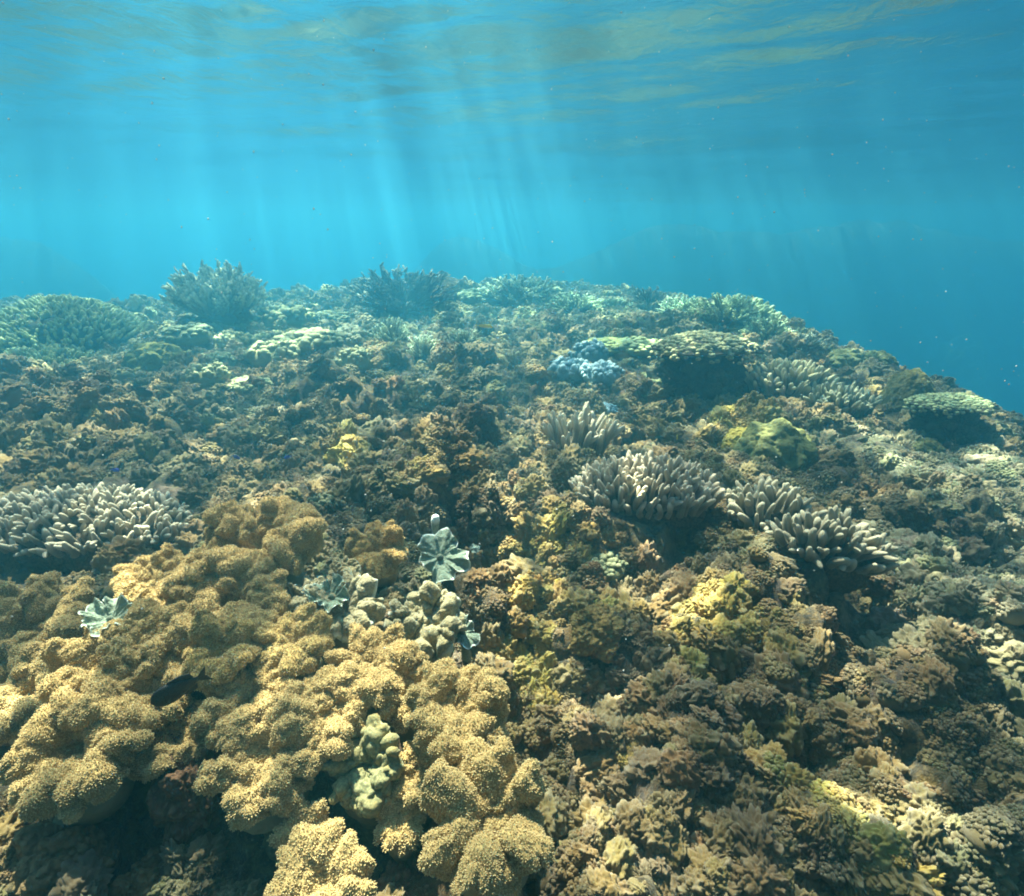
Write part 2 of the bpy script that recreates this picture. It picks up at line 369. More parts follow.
m, t, b, out = newmat('sea_water'); t.nodes.remove(b)
pv = N(t, 'ShaderNodeVolumePrincipled'); pv.inputs['Density'].default_value = HAZE_D
pv.inputs['Color'].default_value = (*HAZE_COL, 1); pv.inputs['Absorption Color'].default_value = (*HAZE_ABS, 1); pv.inputs['Anisotropy'].default_value = HAZE_G
t.links.new(pv.outputs[0], out.inputs['Volume'])
mb = MB(); bx = 76.; z0, z1 = -12.5, .45
mb.add([(-bx, -bx, z0), (bx, -bx, z0), (bx, bx, z0), (-bx, bx, z0), (-bx, -bx, z1), (bx, -bx, z1), (bx, bx, z1), (-bx, bx, z1)],
       [(0, 3, 2, 1), (4, 5, 6, 7), (0, 1, 5, 4), (1, 2, 6, 5), (2, 3, 7, 6), (3, 0, 4, 7)])
part('haze', mb.mesh('haze', m, smooth=False), kind='stuff')

# ------------------------------------------------------------------ placing
KEEP = []                                                   # x, y, r kept free of small growth
def spot(px, py, rpx, lift=0.0, keep=.75, sink=.25):
    P, t_ = at(px, py, lift); R = rpx * t_ / FPX
    z = float(H(np.array([P[0]]), np.array([P[1]]))[0])
    z = min(z, P[2] - lift + .03) if lift else z
    KEEP.append((P[0], P[1], R * keep))
    return Vector((P[0], P[1], z)), R, t_
def col(o, c):
    o.color = (*c, 1); return o

# ------------------------------------------------------------------ leather corals
def leather_cap(seed, R, n=5, amp=.3, dome=.35, pil=.16, thick=.12, lobes=.20, dimples=(), NU=46, NF=150, rimw=.10, fine=.5, cells=3.3, inv=None):
    r_ = np.random.RandomState(seed); ph = r_.uniform(0, 6.3, 4); inv = bool(inv); n = int(round(n * 1.2))
    u = np.concatenate([np.linspace(0.02, 1, NU), 1 + np.linspace(.06, 1, 14)]); f = np.arange(NF) * 2 * PI / NF
    U, F = np.meshgrid(u, f, indexing='ij')
    c = np.stack([np.cos(F), np.sin(F), np.full_like(F, seed * 1.7)], -1)
    # lobes bulge between creases that deepen towards the rim
    w = noise(c * 1.1, 41 + seed) * 2.0 + ph[0]
    sw = .75 + .5 * noise(c * 1.3, 49 + seed)
    lb = np.abs(np.sin(n * F / 2 + w)) ** .55; l2 = np.abs(np.sin(n * F + 1.7 * w + ph[3])) ** .7
    rim = 1 + lobes * (1.5 * (lb - .75) + .7 * (l2 - .65) + 1.0 * (sw - .75) + .25 * np.sin((2 * n + 1) * F + ph[1]))
    Ut = np.minimum(U, 1.0); back = np.clip(U - 1, 0, 1)
    F2 = F + .35 / n * Ut ** 2 * np.sin(n * F + 2 * w + ph[2])
    fold = amp * (1.4 * (lb - .7) + .7 * (l2 - .65) * Ut + 1.3 * noise(c * 1.4, 43 + seed))
    r = Ut * rim
    prof = lambda q: dome * (1.0 * np.sin(PI * .80 * np.minimum(q, 1) ** 1.1) - .3); z = prof(Ut) + Ut ** 1.4 * fold
    ub = 1 - .75 * back; rb = r * ub
    zb = dome * (1.0 * math.sin(PI * .80) - .3) + ub ** 1.4 * fold - thick * (1 - (1 - np.minimum(back * 5, 1)) ** 2) - .25 * back
    r = np.where(U > 1, rb, r); z = np.where(U > 1, zb, z)
    # rounded rim
    e = np.clip((U - .86) / .14, 0, 1) * (U <= 1); lip = noise(c * 1.9 + 3, 50 + seed); z = z - thick * .5 * e ** 2 + .10 * sstep(.7, .98, U) * (U <= 1.2) * lip * 1.6
    P = np.stack([r * np.cos(F2), r * np.sin(F2), z], -1)
    for (du, df, dd, dr) in dimples:
        q = np.array([du * math.cos(df), du * math.sin(df)]); d2 = ((P[..., :2] - q) ** 2).sum(-1) / dr ** 2
        P[..., 2] -= np.where(U <= 1, dd * np.exp(-d2 ** 1.5), 0)
    def nrm(P):
        a = np.gradient(P, axis=0); b_ = np.roll(P, -1, 1) - np.roll(P, 1, 1); return norm(np.cross(a, b_))
    Nn = nrm(P); q = P + .22 * np.stack([noise(P * 2 + 5, seed), noise(P * 2 + 15, seed + 1), noise(P * 2 + 25, seed + 2)], -1)
    bl = np.abs(noise(q * cells * .55 + seed, 44)) ; bl2 = np.abs(noise(q * cells * 1.25 + seed, 45))
    big = np.where(inv, 1.25 * (.30 - np.sqrt(bl + .035)), 1.8 * (np.sqrt(bl + .010) - .35))
    P = P + Nn * (pil * big + pil * .8 * (np.sqrt(bl2 + .006) - .3))[..., None] * np.where(U > 1.2, .4, 1.)[..., None]
    Nn = nrm(P)
    P = P + Nn * (fine * (.010 * noise(P * 12 + seed, 46) + .005 * noise(P * 30 + seed, 47)))[..., None]
    tip = np.clip(1 - np.abs(U - 1) / rimw, 0, 1) * (.75 + .35 * noise(c * 3, 48 + seed))
    nu = len(u); mb = MB()
    V = np.concatenate([P.reshape(-1, 3), P[0].mean(0, keepdims=True)]) * R
    j = np.arange(NF); T = np.stack([np.full(NF, nu * NF), j, (j + 1) % NF], 1)
    mb.add(V, grid_faces(nu, NF, True)[:, ::-1][:, [1, 0, 3, 2]][:, ::-1], T, np.append(tip.ravel(), 0))
    return mb
def stalk_mesh(seed, R, h):
    mb = MB(); r_ = np.random.RandomState(seed); n = 9
    zz = np.linspace(-.06, h, n); P = np.stack([np.zeros(n), np.zeros(n), zz], 1) + r_.normal(0, .03 * R, (n, 3)) * [1, 1, 0]
    tube(mb, P, R * (.46 + .16 * np.cos(np.linspace(0, 2 * PI, n))), 18); return mb
def rosette_mesh(seed, L, n, elev, curl, mat):
    """one thin ruffled sheet: lobes parted by deep slits, their rims bleached"""
    r_ = np.random.RandomState(seed); nu, nf = 30, 260; U, A = np.meshgrid(np.linspace(.04, 1, nu), np.arange(nf) * 2 * PI / nf, indexing='ij'); ph = r_.uniform(0, 6.3, 4)
    c = np.stack([np.cos(A), np.sin(A), np.full_like(A, seed * .37)], -1); w = .8 * noise(c * 1.2, 63) + ph[0]; big = .85 + .45 * noise(c * 1.1 + 4, 64)
    lb = np.abs(np.sin(n * A / 2 + w)) ** .6; a2 = A - .75 / n * U ** 2 * np.sin(n * A + 2 * w) + .10 * U ** 2 * noise(c * 2.5, 65)
    r = L * U * big * (1 - .52 * U ** 1.3 * (1 - lb)) * (1 + .05 * U * np.sin(3 * n * A + ph[1]))
    z = L * (elev * U - curl * U ** 3 + .20 * U ** 1.6 * (lb - .6) + .13 * U ** 2 * np.sin(2 * n * A + 2 * w + ph[2]) + .16 * U ** 2 * noise(c * 2.2 + 9, 66) + .05 * U ** 3 * np.sin(5 * n * A + ph[3]))
    top = np.stack([r * np.cos(a2), r * np.sin(a2), z], -1); ga = np.gradient(top, axis=0); gb = np.roll(top, -1, 1) - np.roll(top, 1, 1); nn = norm(np.cross(ga, gb))
    top = top + nn * (L * (.03 * noise(top / L * 6, 67) + .012 * noise(top / L * 16, 68)))[..., None]; tip = sstep(.89, .96, U) * (.7 + .5 * noise(c * 5, 69)); bot = top - nn * (L * .06 * (1.05 - U ** 6))[..., None]
    mb = MB(); k = nu * nf; mb.add(top.reshape(-1, 3), grid_faces(nu, nf, True), None, tip.ravel()); mb.add(bot.reshape(-1, 3), grid_faces(nu, nf, True)[:, ::-1], None, tip.ravel())
    e = np.arange(nf); o_ = (nu - 1) * nf; mb.q.append(np.stack([o_ + e, o_ + k + e, o_ + k + (e + 1) % nf, o_ + (e + 1) % nf], 1)); return mb.mesh('ruffled_cap', M[mat])
def petal_coral(px, py, rpx, label, seed, azs, lift=.1, tilt=30, mat='petal', tint=(1, 1, 1), elev=.5, curl=.5):
    loc, R, t_ = spot(px, py, rpx, lift, keep=.8); r_ = np.random.RandomState(seed); top = (H0(loc.x, loc.y) + lift)
    root = empty('ruffled_leather_coral', (loc.x, loc.y, top), (math.radians(tilt), 0, 0)); tag(root, label, 'leather coral', 'pale ruffled leather corals')
    col(part('ruffled_cap', rosette_mesh(seed, R, azs, elev, curl, mat), root), tint)
    mb = MB(); tube(mb, [(0, 0, -top + loc.z - .04), (.003, 0, -.5 * (top - loc.z)), (0, 0, -.01), (0, 0, .012)], np.array([.3, .22, .16, .10]) * R, 12, a=[0, 0, 0, 0]); col(part('stalk', mb.mesh('stalk', M[mat]), root), tuple(np.array(tint) * .6))
    return root
def polyp_modifier():
    mp_, t, b, out = newmat('leather_coral_polyps'); oi = N(t, 'ShaderNodeObjectInfo'); at_ = N(t, 'ShaderNodeAttribute', attribute_name='tip')
    c = mixc(t, ramp(t, oi.outputs['Random'], 0., 1.), (.37, .26, .10), (.56, .42, .19)); c = mixc(t, ramp(t, at_.outputs['Fac'], .2, 1.), c, (.66, .50, .26))
    t.links.new(c, b.inputs['Base Color']); b.inputs['Roughness'].default_value = .8; b.inputs['Specular IOR Level'].default_value = .1
    v, f = ico(1); mb = MB(); mb.add(v * [.0007, .0007, .0017] + [0, 0, .0009], None, f, v[:, 2] * .5 + .5); src = bpy.data.objects.new('polyp_source', mb.mesh('polyp', mp_))
    g = bpy.data.node_groups.new('polyps', 'GeometryNodeTree'); g.interface.new_socket('Geometry', in_out='INPUT', socket_type='NodeSocketGeometry'); g.interface.new_socket('Geometry', in_out='OUTPUT', socket_type='NodeSocketGeometry')
    n = g.nodes.new; gi = n('NodeGroupInput'); go = n('NodeGroupOutput'); d = n('GeometryNodeDistributePointsOnFaces'); ip = n('GeometryNodeInstanceOnPoints'); ob = n('GeometryNodeObjectInfo'); ob.inputs['Object'].default_value = src
    rv = n('FunctionNodeRandomValue'); rv.data_type = 'FLOAT'; rv.inputs[2].default_value = .6; rv.inputs[3].default_value = 1.35
    d.inputs['Density'].default_value = 100000; L = g.links.new
    L(gi.outputs[0], d.inputs['Mesh']); L(d.outputs['Points'], ip.inputs['Points']); L(d.outputs['Rotation'], ip.inputs['Rotation']); L(ob.outputs['Geometry'], ip.inputs['Instance']); L(rv.outputs[1], ip.inputs['Scale'])
    L(ip.outputs[0], go.inputs[0]); return g
POLYPS = polyp_modifier()
LEATHER_GROUP = 'leather corals crowded on the near reef slope'
def leather(px, py, rpx, label, seed, mat='leather', lift=.10, tilt=18, taz=180, rot=0, squash=1.0, tint=(1, 1, 1), **kw):
    loc, R, t_ = spot(px, py, rpx, lift, keep=.95)
    root = empty('leather_coral', (loc.x, loc.y, loc.z)); tag(root, label, 'leather coral', LEATHER_GROUP)
    # tilt so that the cap leans towards azimuth taz (180 = towards the viewer)
    a = math.radians(taz); ax = Vector((math.cos(a), -math.sin(a), 0))
    top = (H0(loc.x, loc.y) + lift) - loc.z
    mw = Matrix.Rotation(math.radians(-tilt), 4, ax) @ Matrix.Rotation(math.radians(rot), 4, 'Z')
    cap = part('cap', leather_cap(seed, R * .87, **kw).mesh('leather_cap', M[mat]), root, (0, 0, top - R * .12), mw.to_euler(), (1, squash, 1)); col(cap, tint)
    if mat in ('leather', 'leather_dull'): part('polyps', cap.data, root, (0, 0, top - R * .12), mw.to_euler(), (1, squash, 1), kind='stuff').modifiers.new('polyps', 'NODES').node_group = POLYPS
    sk = part('stalk', stalk_mesh(seed, R, max(.02, top - .80 * R)).mesh('leather_stalk', M['stalk']), root); col(sk, tint)
    return root

leather(258, 543, 62, 'ochre leather coral with plump rounded folds, topmost of the leather coral bank', 1, n=4, amp=.32, pil=.20, rot=20, taz=170, lift=.14)
leather(160, 578, 40, 'ochre leather coral of rounded lumps just below the broad stubby finger coral', 2, n=4, amp=.3, pil=.22, rot=60, lift=.12)
leather(205, 575, 34, 'small ochre leather coral with round knobs between the topmost coral and the lumpy coral', 23, n=3, amp=.25, pil=.24, lift=.12)
leather(238, 598, 52, 'ochre leather coral with a dark hollow sunk in its flat folded top', 3, n=5, amp=.22, pil=.12, rot=100, dimples=((.25, 1.0, .40, .26),), lift=.12)
leather(38, 625, 62, 'dull brown leather coral with sagging folds at the left edge under the finger coral', 4, 'leather_dull', n=5, amp=.35, pil=.18, rot=10, lift=.10)
leather(28, 690, 46, 'dull brown leather coral in the shade below the sagging brown one', 5, 'leather_dull', n=4, amp=.3, pil=.2, rot=40, lift=.08)
leather(100, 662, 48, 'ochre leather coral with stacked soft folds right below the white ruffled coral', 6, n=5, amp=.34, pil=.18, rot=130, lift=.12)
leather(222, 650, 40, 'bright yellow leather coral whose rim curls into an open loop', 7, n=3, amp=.5, pil=.12, rot=200, tint=(1.12, 1.06, .82), lift=.15)
leather(155, 632, 44, 'ochre leather coral with low broad folds between the white ruffled coral and the yellow loop', 24, n=4, amp=.26, pil=.2, rot=250, lift=.12)
leather(150, 690, 46, 'ochre leather coral with fine combed folds under the black fish', 25, n=6, amp=.25, pil=.18, rot=290, lift=.10)
leather(82, 745, 66, 'big ochre leather coral with a round dark dimple, lowest at the left of the bank', 8, n=5, amp=.2, dome=.5, pil=.14, rot=30, dimples=((.32, 2.4, .5, .27),), tilt=28, lift=.13)
leather(170, 735, 40, 'ochre leather coral lobe joining the dimpled coral to the fish', 9, n=4, amp=.3, pil=.2, rot=80, lift=.09)
leather(292, 640, 40, 'pale yellow leather coral with a smooth bleached crest beside the white rimmed lobes', 10, n=4, amp=.38, pil=.14, rot=150, tint=(1.12, 1.12, 1.0), lift=.15)
leather(250, 700, 50, 'ochre leather coral with thick upright lobes to the right of the black fish', 11, n=5, amp=.35, pil=.20, rot=210, lift=.13)
leather(265, 752, 62, 'ochre leather coral whose heavy lobes hang over the dark gap', 12, n=6, amp=.26, pil=.16, rot=250, tilt=30, lift=.13)
leather(330, 705, 50, 'ochre leather coral of two bulging pads above the dark gap', 13, n=4, amp=.3, pil=.2, rot=300, lift=.15)
leather(345, 605, 40, 'grey leather coral with white rims curling along the top of the bank', 14, 'leather_grey', n=6, amp=.45, pil=.10, rot=30, lift=.14, thick=.16, rimw=.2)
leather(310, 597, 26, 'small grey leather coral with white curled rims behind the pale yellow crest', 27, 'leather_grey', n=5, amp=.5, pil=.1, rot=130, lift=.12, rimw=.2)
leather(372, 660, 46, 'brown speckled leather coral with cupped folds under the white rims', 15, n=5, amp=.42, pil=.13, rot=70, tint=(.92, .9, .9), lift=.17)
leather(410, 690, 36, 'brown speckled leather coral knob between the cupped folds and the tall ridge', 26, n=4, amp=.36, pil=.2, rot=10, tint=(.92, .9, .9), lift=.16)
leather(428, 622, 40, 'grey brown leather coral of thumb like lobes with pale blue rims', 16, 'leather_grey', n=6, amp=.42, pil=.2, rot=0, tint=(.9, .9, .86), lift=.14, rimw=.2)
leather(458, 705, 54, 'ochre leather coral rising as a tall lumpy ridge at the right end of the bank', 17, n=6, amp=.40, pil=.2, rot=20, lift=.18, tilt=12)
leather(420, 772, 30, 'small ochre leather coral ball tucked under the tall lumpy ridge', 18, n=4, amp=.3, pil=.22, rot=100, lift=.11)
leather(488, 812, 72, 'biggest ochre leather coral with deep star shaped folds at the bottom of the bank', 19, n=5, amp=.42, dome=.3, pil=.12, rot=205, tilt=22, lift=.17, fine=1.4)
leather(366, 764, 42, 'bleached green white leather coral with a smooth bare flank', 20, 'leather_green', n=3, amp=.34, pil=.16, fine=.3, lobes=.2, thick=.12, rot=140, tilt=35, taz=200, lift=.12, tint=(.76, .73, .62))
leather(400, 815, 30, 'small flat ochre leather coral with flower like lobes below the bleached one', 21, n=5, amp=.3, pil=.08, lobes=.32, rot=0, tilt=30, lift=.08, thick=.09)
leather(305, 830, 30, 'small flat ochre leather coral with notched rim left of the flower like one', 28, n=4, amp=.3, pil=.08, lobes=.3, rot=50, tilt=30, lift=.07)
leather(322, 878, 54, 'broad ochre leather coral cut off by the bottom edge', 22, n=6, amp=.2, pil=.1, lobes=.22, rot=90, tilt=24, lift=.09)
leather(376, 548, 34, 'orange leather coral with flared lobes on the dark centre rock', 29, n=5, amp=.45, pil=.12, rot=180, tint=(1.1, .95, .75), tilt=30, lift=.10)
leather(340, 575, 22, 'small brown leather coral with white edged frill left of the orange one', 30, 'leather_grey', n=5, amp=.4, pil=.12, rot=0, tint=(.8, .75, .65), lift=.10)
petal_coral(440, 558, 28, 'pale turquoise leather coral with wide ruffled petals edged in white', 31, 5, lift=.12, tilt=38, elev=.30, curl=.18)
petal_coral(112, 622, 30, 'white ruffled leather coral with thin frills lying among the ochre folds', 32, 6, lift=.13, tilt=14, elev=.55, curl=.15, tint=(1.1, 1.1, 1.08))
petal_coral(332, 600, 28, 'small white frilled leather coral just above the grey curled one', 33, 5, lift=.14, tilt=22, elev=.5, curl=.15, tint=(1, 1, .93))
petal_coral(462, 634, 20, 'tiny frill of pale leather coral at the right end of the thumb lobes', 34, 5, lift=.13, tilt=25, elev=.4, curl=.2)

# a single bare polyp stem and a tiny cup by the turquoise coral
P, t_ = at(436, 530, .12)
st = MB(); tube(st, [(0, 0, -.14), (.002, 0, -.04), (-.003, 0, 0), (0, 0, .035), (.001, 0, .05)], [.012, .011, .0105, .014, .011], 14, a=[0, .3, .5, .9, 1])
o = part('polyp_stem', st.mesh('polyp_stem', M['leather_white']), loc=P); tag(o, 'single pale stem standing upright behind the turquoise petals', 'soft coral')
P, t_ = at(475, 548, .06)
o = part('cup_coral', leather_cap(77, .017, n=4, amp=.25, dome=-.4, pil=.02, NU=14, NF=40).mesh('cup_coral', M['leather_white']), loc=P, rot=(.6, .2, 0))
st = MB(); tube(st, [(0, 0, -.10), (.002, .001, -.05), (0, 0, -.012)], [.006, .0045, .006], 8, a=[0, 0, 0]); k_ = part('stem', st.mesh('stem', M['petal']), o, rot=(-.6, -.2, 0))
tag(o, 'tiny pale cup coral alone to the right of the turquoise petals', 'soft coral')

# ------------------------------------------------------------------ finger corals
def finger_mesh(seed, k=10, n=9, mat='finger'):
    r_ = np.random.RandomState(seed); s = np.linspace(0, 1, n); b1, b2 = r_.normal(0, .10, 2), r_.normal(0, .05, 2)
    P = np.stack([b1[0] * s ** 2 + b2[0] * np.sin(s * 5), b1[1] * s ** 2 + b2[1] * np.sin(s * 4), s], 1)
    R = .155 * (1.05 - .25 * s + .10 * np.sin(s * 6 + seed)) ; R[-2] *= .86; R[-1] *= .55
    mb = MB(); tube(mb, P, R, k, a=s)
    if r_.rand() < .45:                                      # a side bud
        i = n // 2; d = np.array([math.cos(seed), math.sin(seed), .9]); q = np.linspace(0, .42, 5)
        tube(mb, P[i] + d * q[:, None] + np.array([0, 0, .35]) * (q ** 2)[:, None], .12 * np.array([1, 1, .95, .85, .5]), 8, a=.45 + q * 1.2)
    return mb.mesh('finger', M[mat])
FING = [finger_mesh(100 + i) for i in range(9)]
def base_lump(seed, rx, ry, rz, mat, sub=4, amp=.16, fr=2.2):
    v, f = ico(sub); d = amp * (np.abs(noise(v * fr + seed, 51)) * 1.6 - .3) + amp * .45 * (np.abs(noise(v * fr * 2.6 + seed, 52)) - .2) + amp * .2 * noise(v * fr * 7, 53)
    mb = MB(); mb.add(v * (1 + d)[:, None] * [rx, ry, rz], None, f, np.clip(v[:, 2], 0, 1) * .4); return mb.mesh('base', M[mat])
def finger_coral(px, py, wpx, label, seed, n=80, asp=.6, hgt=.5, flen=.16, lift=.08, rot=0, spread=.6, tint=(1, 1, 1), fat=1.0, back=False, name='finger_coral', roll=0):
    loc, R, t_ = spot(px, py, wpx / 2, lift, keep=.9); r_ = np.random.RandomState(seed)
    root = empty(name, loc, (0, math.radians(roll), math.radians(rot))); tag(root, label, 'finger coral', 'finger corals on the reef')
    top = lift
    rx, ry, rz = R * .86, R * asp * .86, lift * .9
    col(part('base', base_lump(seed, rx, ry, max(rz, .05), 'finger_base'), root, (0, 0, top * .05)), tint)
    fl = flen; pts = []; tries = 0; dmin = math.sqrt(4 * rx * ry / n) * .80
    while len(pts) < n and tries < 6000:
        tries += 1
        a = r_.uniform(0, 2 * PI); q = math.sqrt(r_.rand()) * 1.04; p = np.array([rx * q * math.cos(a), ry * q * math.sin(a)])
        if all((p[0] - o_[0]) ** 2 + (p[1] - o_[1]) ** 2 > dmin ** 2 for o_ in pts): pts.append(p)
        elif tries % 600 == 599: dmin *= .93
    for p in pts:
        q = min(1, math.hypot(p[0] / rx, p[1] / ry)); z = max(rz, .05) * math.sqrt(max(0, 1 - q * q * .85)) * .95
        d = Vector((p[0] / rx * spread * q, p[1] / ry * spread * q, 1)) + Vector(r_.normal(0, .10, 3)); d.normalize()
        L = fl * r_.uniform(.6, 1.25) * (1 - .18 * q); wd = fl * r_.uniform(.75, 1.2) * fat
        qt = d.to_track_quat('Z', 'Y') @ Euler((0, 0, r_.uniform(0, 6.28))).to_quaternion()
        o = part('finger', FING[r_.randint(len(FING))], root, (p[0], p[1], z - L * .12), qt.to_euler(), (wd, wd, L)); col(o, tuple(np.array(tint) * r_.uniform(.85, 1.12)))
    return root
finger_coral(72, 502, 250, 'broad bed of short stubby finger coral along the left edge', 1, n=290, asp=.46, flen=.07, lift=.13, rot=-4, fat=1.0, tint=(1.05, 1.0, .92))
finger_coral(578, 432, 58, 'tall sparse finger coral with long pale tipped branches behind the dense clump', 2, n=34, asp=.7, flen=.19, lift=.10, spread=.4, fat=.5, tint=(1.35, 1.3, 1.2), rot=20)
finger_coral(648, 472, 150, 'dense clump of long upright finger coral over a dark hollow', 3, n=230, asp=.5, flen=.10, lift=.16, spread=.4, fat=.72, tint=(1.05, .98, .9))
finger_coral(774, 500, 84, 'leaning finger coral clump with thick lobes to the right of the dense clump', 4, n=62, asp=.62, flen=.095, lift=.12, spread=.55, rot=-25, fat=.85, tint=(.85, .82, .72))
finger_coral(836, 514, 100, 'low fan of finger coral sloping down over a dark hole', 5, n=76, asp=.42, flen=.085, lift=.12, spread=1.0, rot=-14, fat=.85, tint=(.85, .82, .72), roll=10)
finger_coral(790, 374, 76, 'pale far finger coral bank just right of the table coral', 6, n=75, asp=.5, flen=.15, lift=.14, rot=-14, fat=.75, tint=(1.2, 1.2, .95))
finger_coral(842, 398, 66, 'far finger coral with long hanging fingers left of the brown arch', 7, n=70, asp=.5, flen=.13, lift=.10, spread=.4, fat=.75, tint=(.7, .76, .64))

# ------------------------------------------------------------------ branching corals, knobby corals, tables, domes
def branches(seed, R, n=150, up=.25, h=1.0, rad=.022, sub=8, k=5, ang=1.45, short=.65):
    r_ = np.random.RandomState(seed); mb = MB()
    for i in range(n):
        th = math.acos(1 - r_.rand() * (1 - math.cos(ang))); a = r_.uniform(0, 2 * PI)
        d = np.array([math.sin(th) * math.cos(a), math.sin(th) * math.sin(a), math.cos(th) * h + up]); L = R * r_.uniform(.80, 1.0) * (1 + .18 * noise(np.array([[d[0] * 2.2, d[1] * 2.2, seed * .9]]), 57)[0])
        s = np.linspace(.15, 1, 5); wob = r_.normal(0, .05, (5, 3)) * R * s[:, None]
        P = d * L * s[:, None] + wob + np.array([0, 0, .18 * L]) * (s ** 2)[:, None]
        rb = R * rad * r_.uniform(.9, 1.4); tube(mb, P, rb * np.array([1.3, 1.2, 1.1, 1., .7]), k, a=s * .9 + .1 * r_.rand())
        for j in range(sub):
            q = r_.uniform(.45, .98); b0 = P[0] + (P[-1] - P[0]) * q; dd = norm(d + r_.normal(0, .65, 3) + [0, 0, .5]); l2 = R * r_.uniform(.10, .24) * short
            tube(mb, b0 + dd * l2 * np.linspace(0, 1, 3)[:, None], rb * np.array([.9, .85, .6]), k, a=np.array([q * .7, q * .8 + .1, q + .15]))
    return mb
def bush(px, py, wpx, label, seed, mat='bush', lift=.12, cat='branching coral', group='branching corals along the reef top', tint=(1, 1, 1), flat=1., name='branching_coral', **kw):
    loc, R, t_ = spot(px, py, wpx / 2, lift, keep=.5)
    root = empty(name, loc - Vector((0, 0, .02)), (0, 0, seed * 1.3)); tag(root, label, cat, group)
    col(part('branches', branches(seed, R, **kw).mesh('branches', M[mat]), root, (0, 0, 0), None, (1, 1, flat), kind='stuff'), tint)
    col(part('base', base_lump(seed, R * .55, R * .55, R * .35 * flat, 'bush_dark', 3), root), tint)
    return root
bush(222, 318, 92, 'big bushy branching coral standing tall on the left skyline', 1, lift=.02, n=340, h=.75, up=.3, rad=.026, sub=13, ang=1.35, short=.6)
bush(258, 312, 46, 'smaller branching coral leaning against the right side of the big skyline bush', 2, lift=.04, n=90, rad=.03, flat=.8)
bush(405, 312, 110, 'wide dark branching coral mound on the skyline left of centre', 3, 'bush_dark', lift=.0, n=170, flat=.62, rad=.02)
bush(520, 302, 84, 'pale bushy branching coral on the centre skyline', 4, lift=.03, n=130, flat=.5, rad=.022, tint=(1.2, 1.3, 1.2))
bush(575, 312, 60, 'pale spiky branching coral just below the centre skyline', 5, lift=.03, n=80, flat=.55, rad=.03, tint=(1.1, 1.3, 1.1))
bush(393, 340, 40, 'round branching coral head with pale tips above the fan shaped one', 6, lift=.04, n=90, rad=.03, tint=(1.1, 1.2, 1.1))
bush(424, 348, 38, 'fan shaped branching coral head with radiating pale branches', 7, lift=.05, n=70, rad=.034, tint=(1.35, 1.4, 1.3))
bush(465, 338, 50, 'low pale branching coral left of the yellow fish', 8, lift=.03, n=80, flat=.6, rad=.03, tint=(1.2, 1.2, 1.1))
bush(682, 312, 52, 'bright turquoise tinged branching coral behind the table coral', 9, lift=.05, n=90, flat=.7, rad=.03, tint=(1.3, 1.6, 1.5))
bush(725, 318, 70, 'pale upright branching coral on the right ridge behind the table coral', 10, lift=.05, n=110, flat=.7, rad=.024, tint=(1.1, 1.25, 1.0))
bush(765, 332, 56, 'pale branching coral on the ridge where it starts to fall away', 11, lift=.05, n=90, flat=.7, rad=.026, tint=(1.05, 1.2, 1.0))
bush(800, 350, 52, 'pale branching coral lower down the ridge beside the grey dome', 12, lift=.04, n=80, flat=.6, rad=.028)
bush(648, 300, 36, 'small dark branching coral on the skyline over the turquoise one', 13, 'bush_dark', lift=.03, n=60, flat=.8, rad=.03)
bush(300, 292, 60, 'low dark branching coral on the skyline right of the big bush', 14, 'bush_dark', lift=.02, n=80, flat=.4, rad=.025)
bush(615, 305, 44, 'small hazy branching coral right of the centre skyline', 15, lift=.02, n=60, flat=.5, rad=.03, tint=(1., 1.2, 1.1))

# the streaky mound at the left skyline
def mound_fingers(seed, R, n, asp, hz, flen):
    r_ = np.random.RandomState(seed); mb = MB()
    for i in range(n):
        a = r_.uniform(0, 2 * PI); q = math.sqrt(r_.rand()); p = np.array([R * q * math.cos(a), R * asp * q * math.sin(a), hz * (1 - q * q)])
        d = norm(np.array([math.cos(a) * q * .9, math.sin(a) * q * .9, .8]) + r_.normal(0, .25, 3)); L = flen * r_.uniform(.6, 1.2)
        s = np.linspace(0, 1, 4); tube(mb, p + d * L * s[:, None], L * .20 * np.array([1, 1, .9, .55]), 6, a=s)
    return mb
def finger_mound(px, py, wpx, hpx, label, seed, n, flen=.11, tint=(1, 1, 1), asp=.8, mat='knob'):
    loc, R, t_ = spot(px, py, wpx / 2, .03, keep=.8); hz = hpx * t_ / FPX
    root = empty('coral_mound', loc - Vector((0, 0, .05)), (0, 0, seed)); tag(root, label, 'coral mound', 'coral mounds at the back of the reef')
    col(part('branch_tips', mound_fingers(seed, R, n, asp, hz, flen).mesh('branch_tips', M[mat]), root, kind='stuff'), tint)
    col(part('base', base_lump(seed, R * .95, R * asp * .95, hz * .96, 'finger_base', 4, .08), root), tint)
finger_mound(62, 330, 145, 34, 'broad pale coral mound with streaky tips on the far left skyline', 1, 1700, .075, tint=(.72, .85, .7))
finger_mound(40, 358, 120, 16, 'lower pale coral apron spreading in front of the far left mound', 2, 900, .07, tint=(.55, .66, .55))
finger_mound(740, 312, 60, 8, 'hazy pale coral crest at the top of the right ridge', 3, 220, .14, tint=(.8, 1., .9))

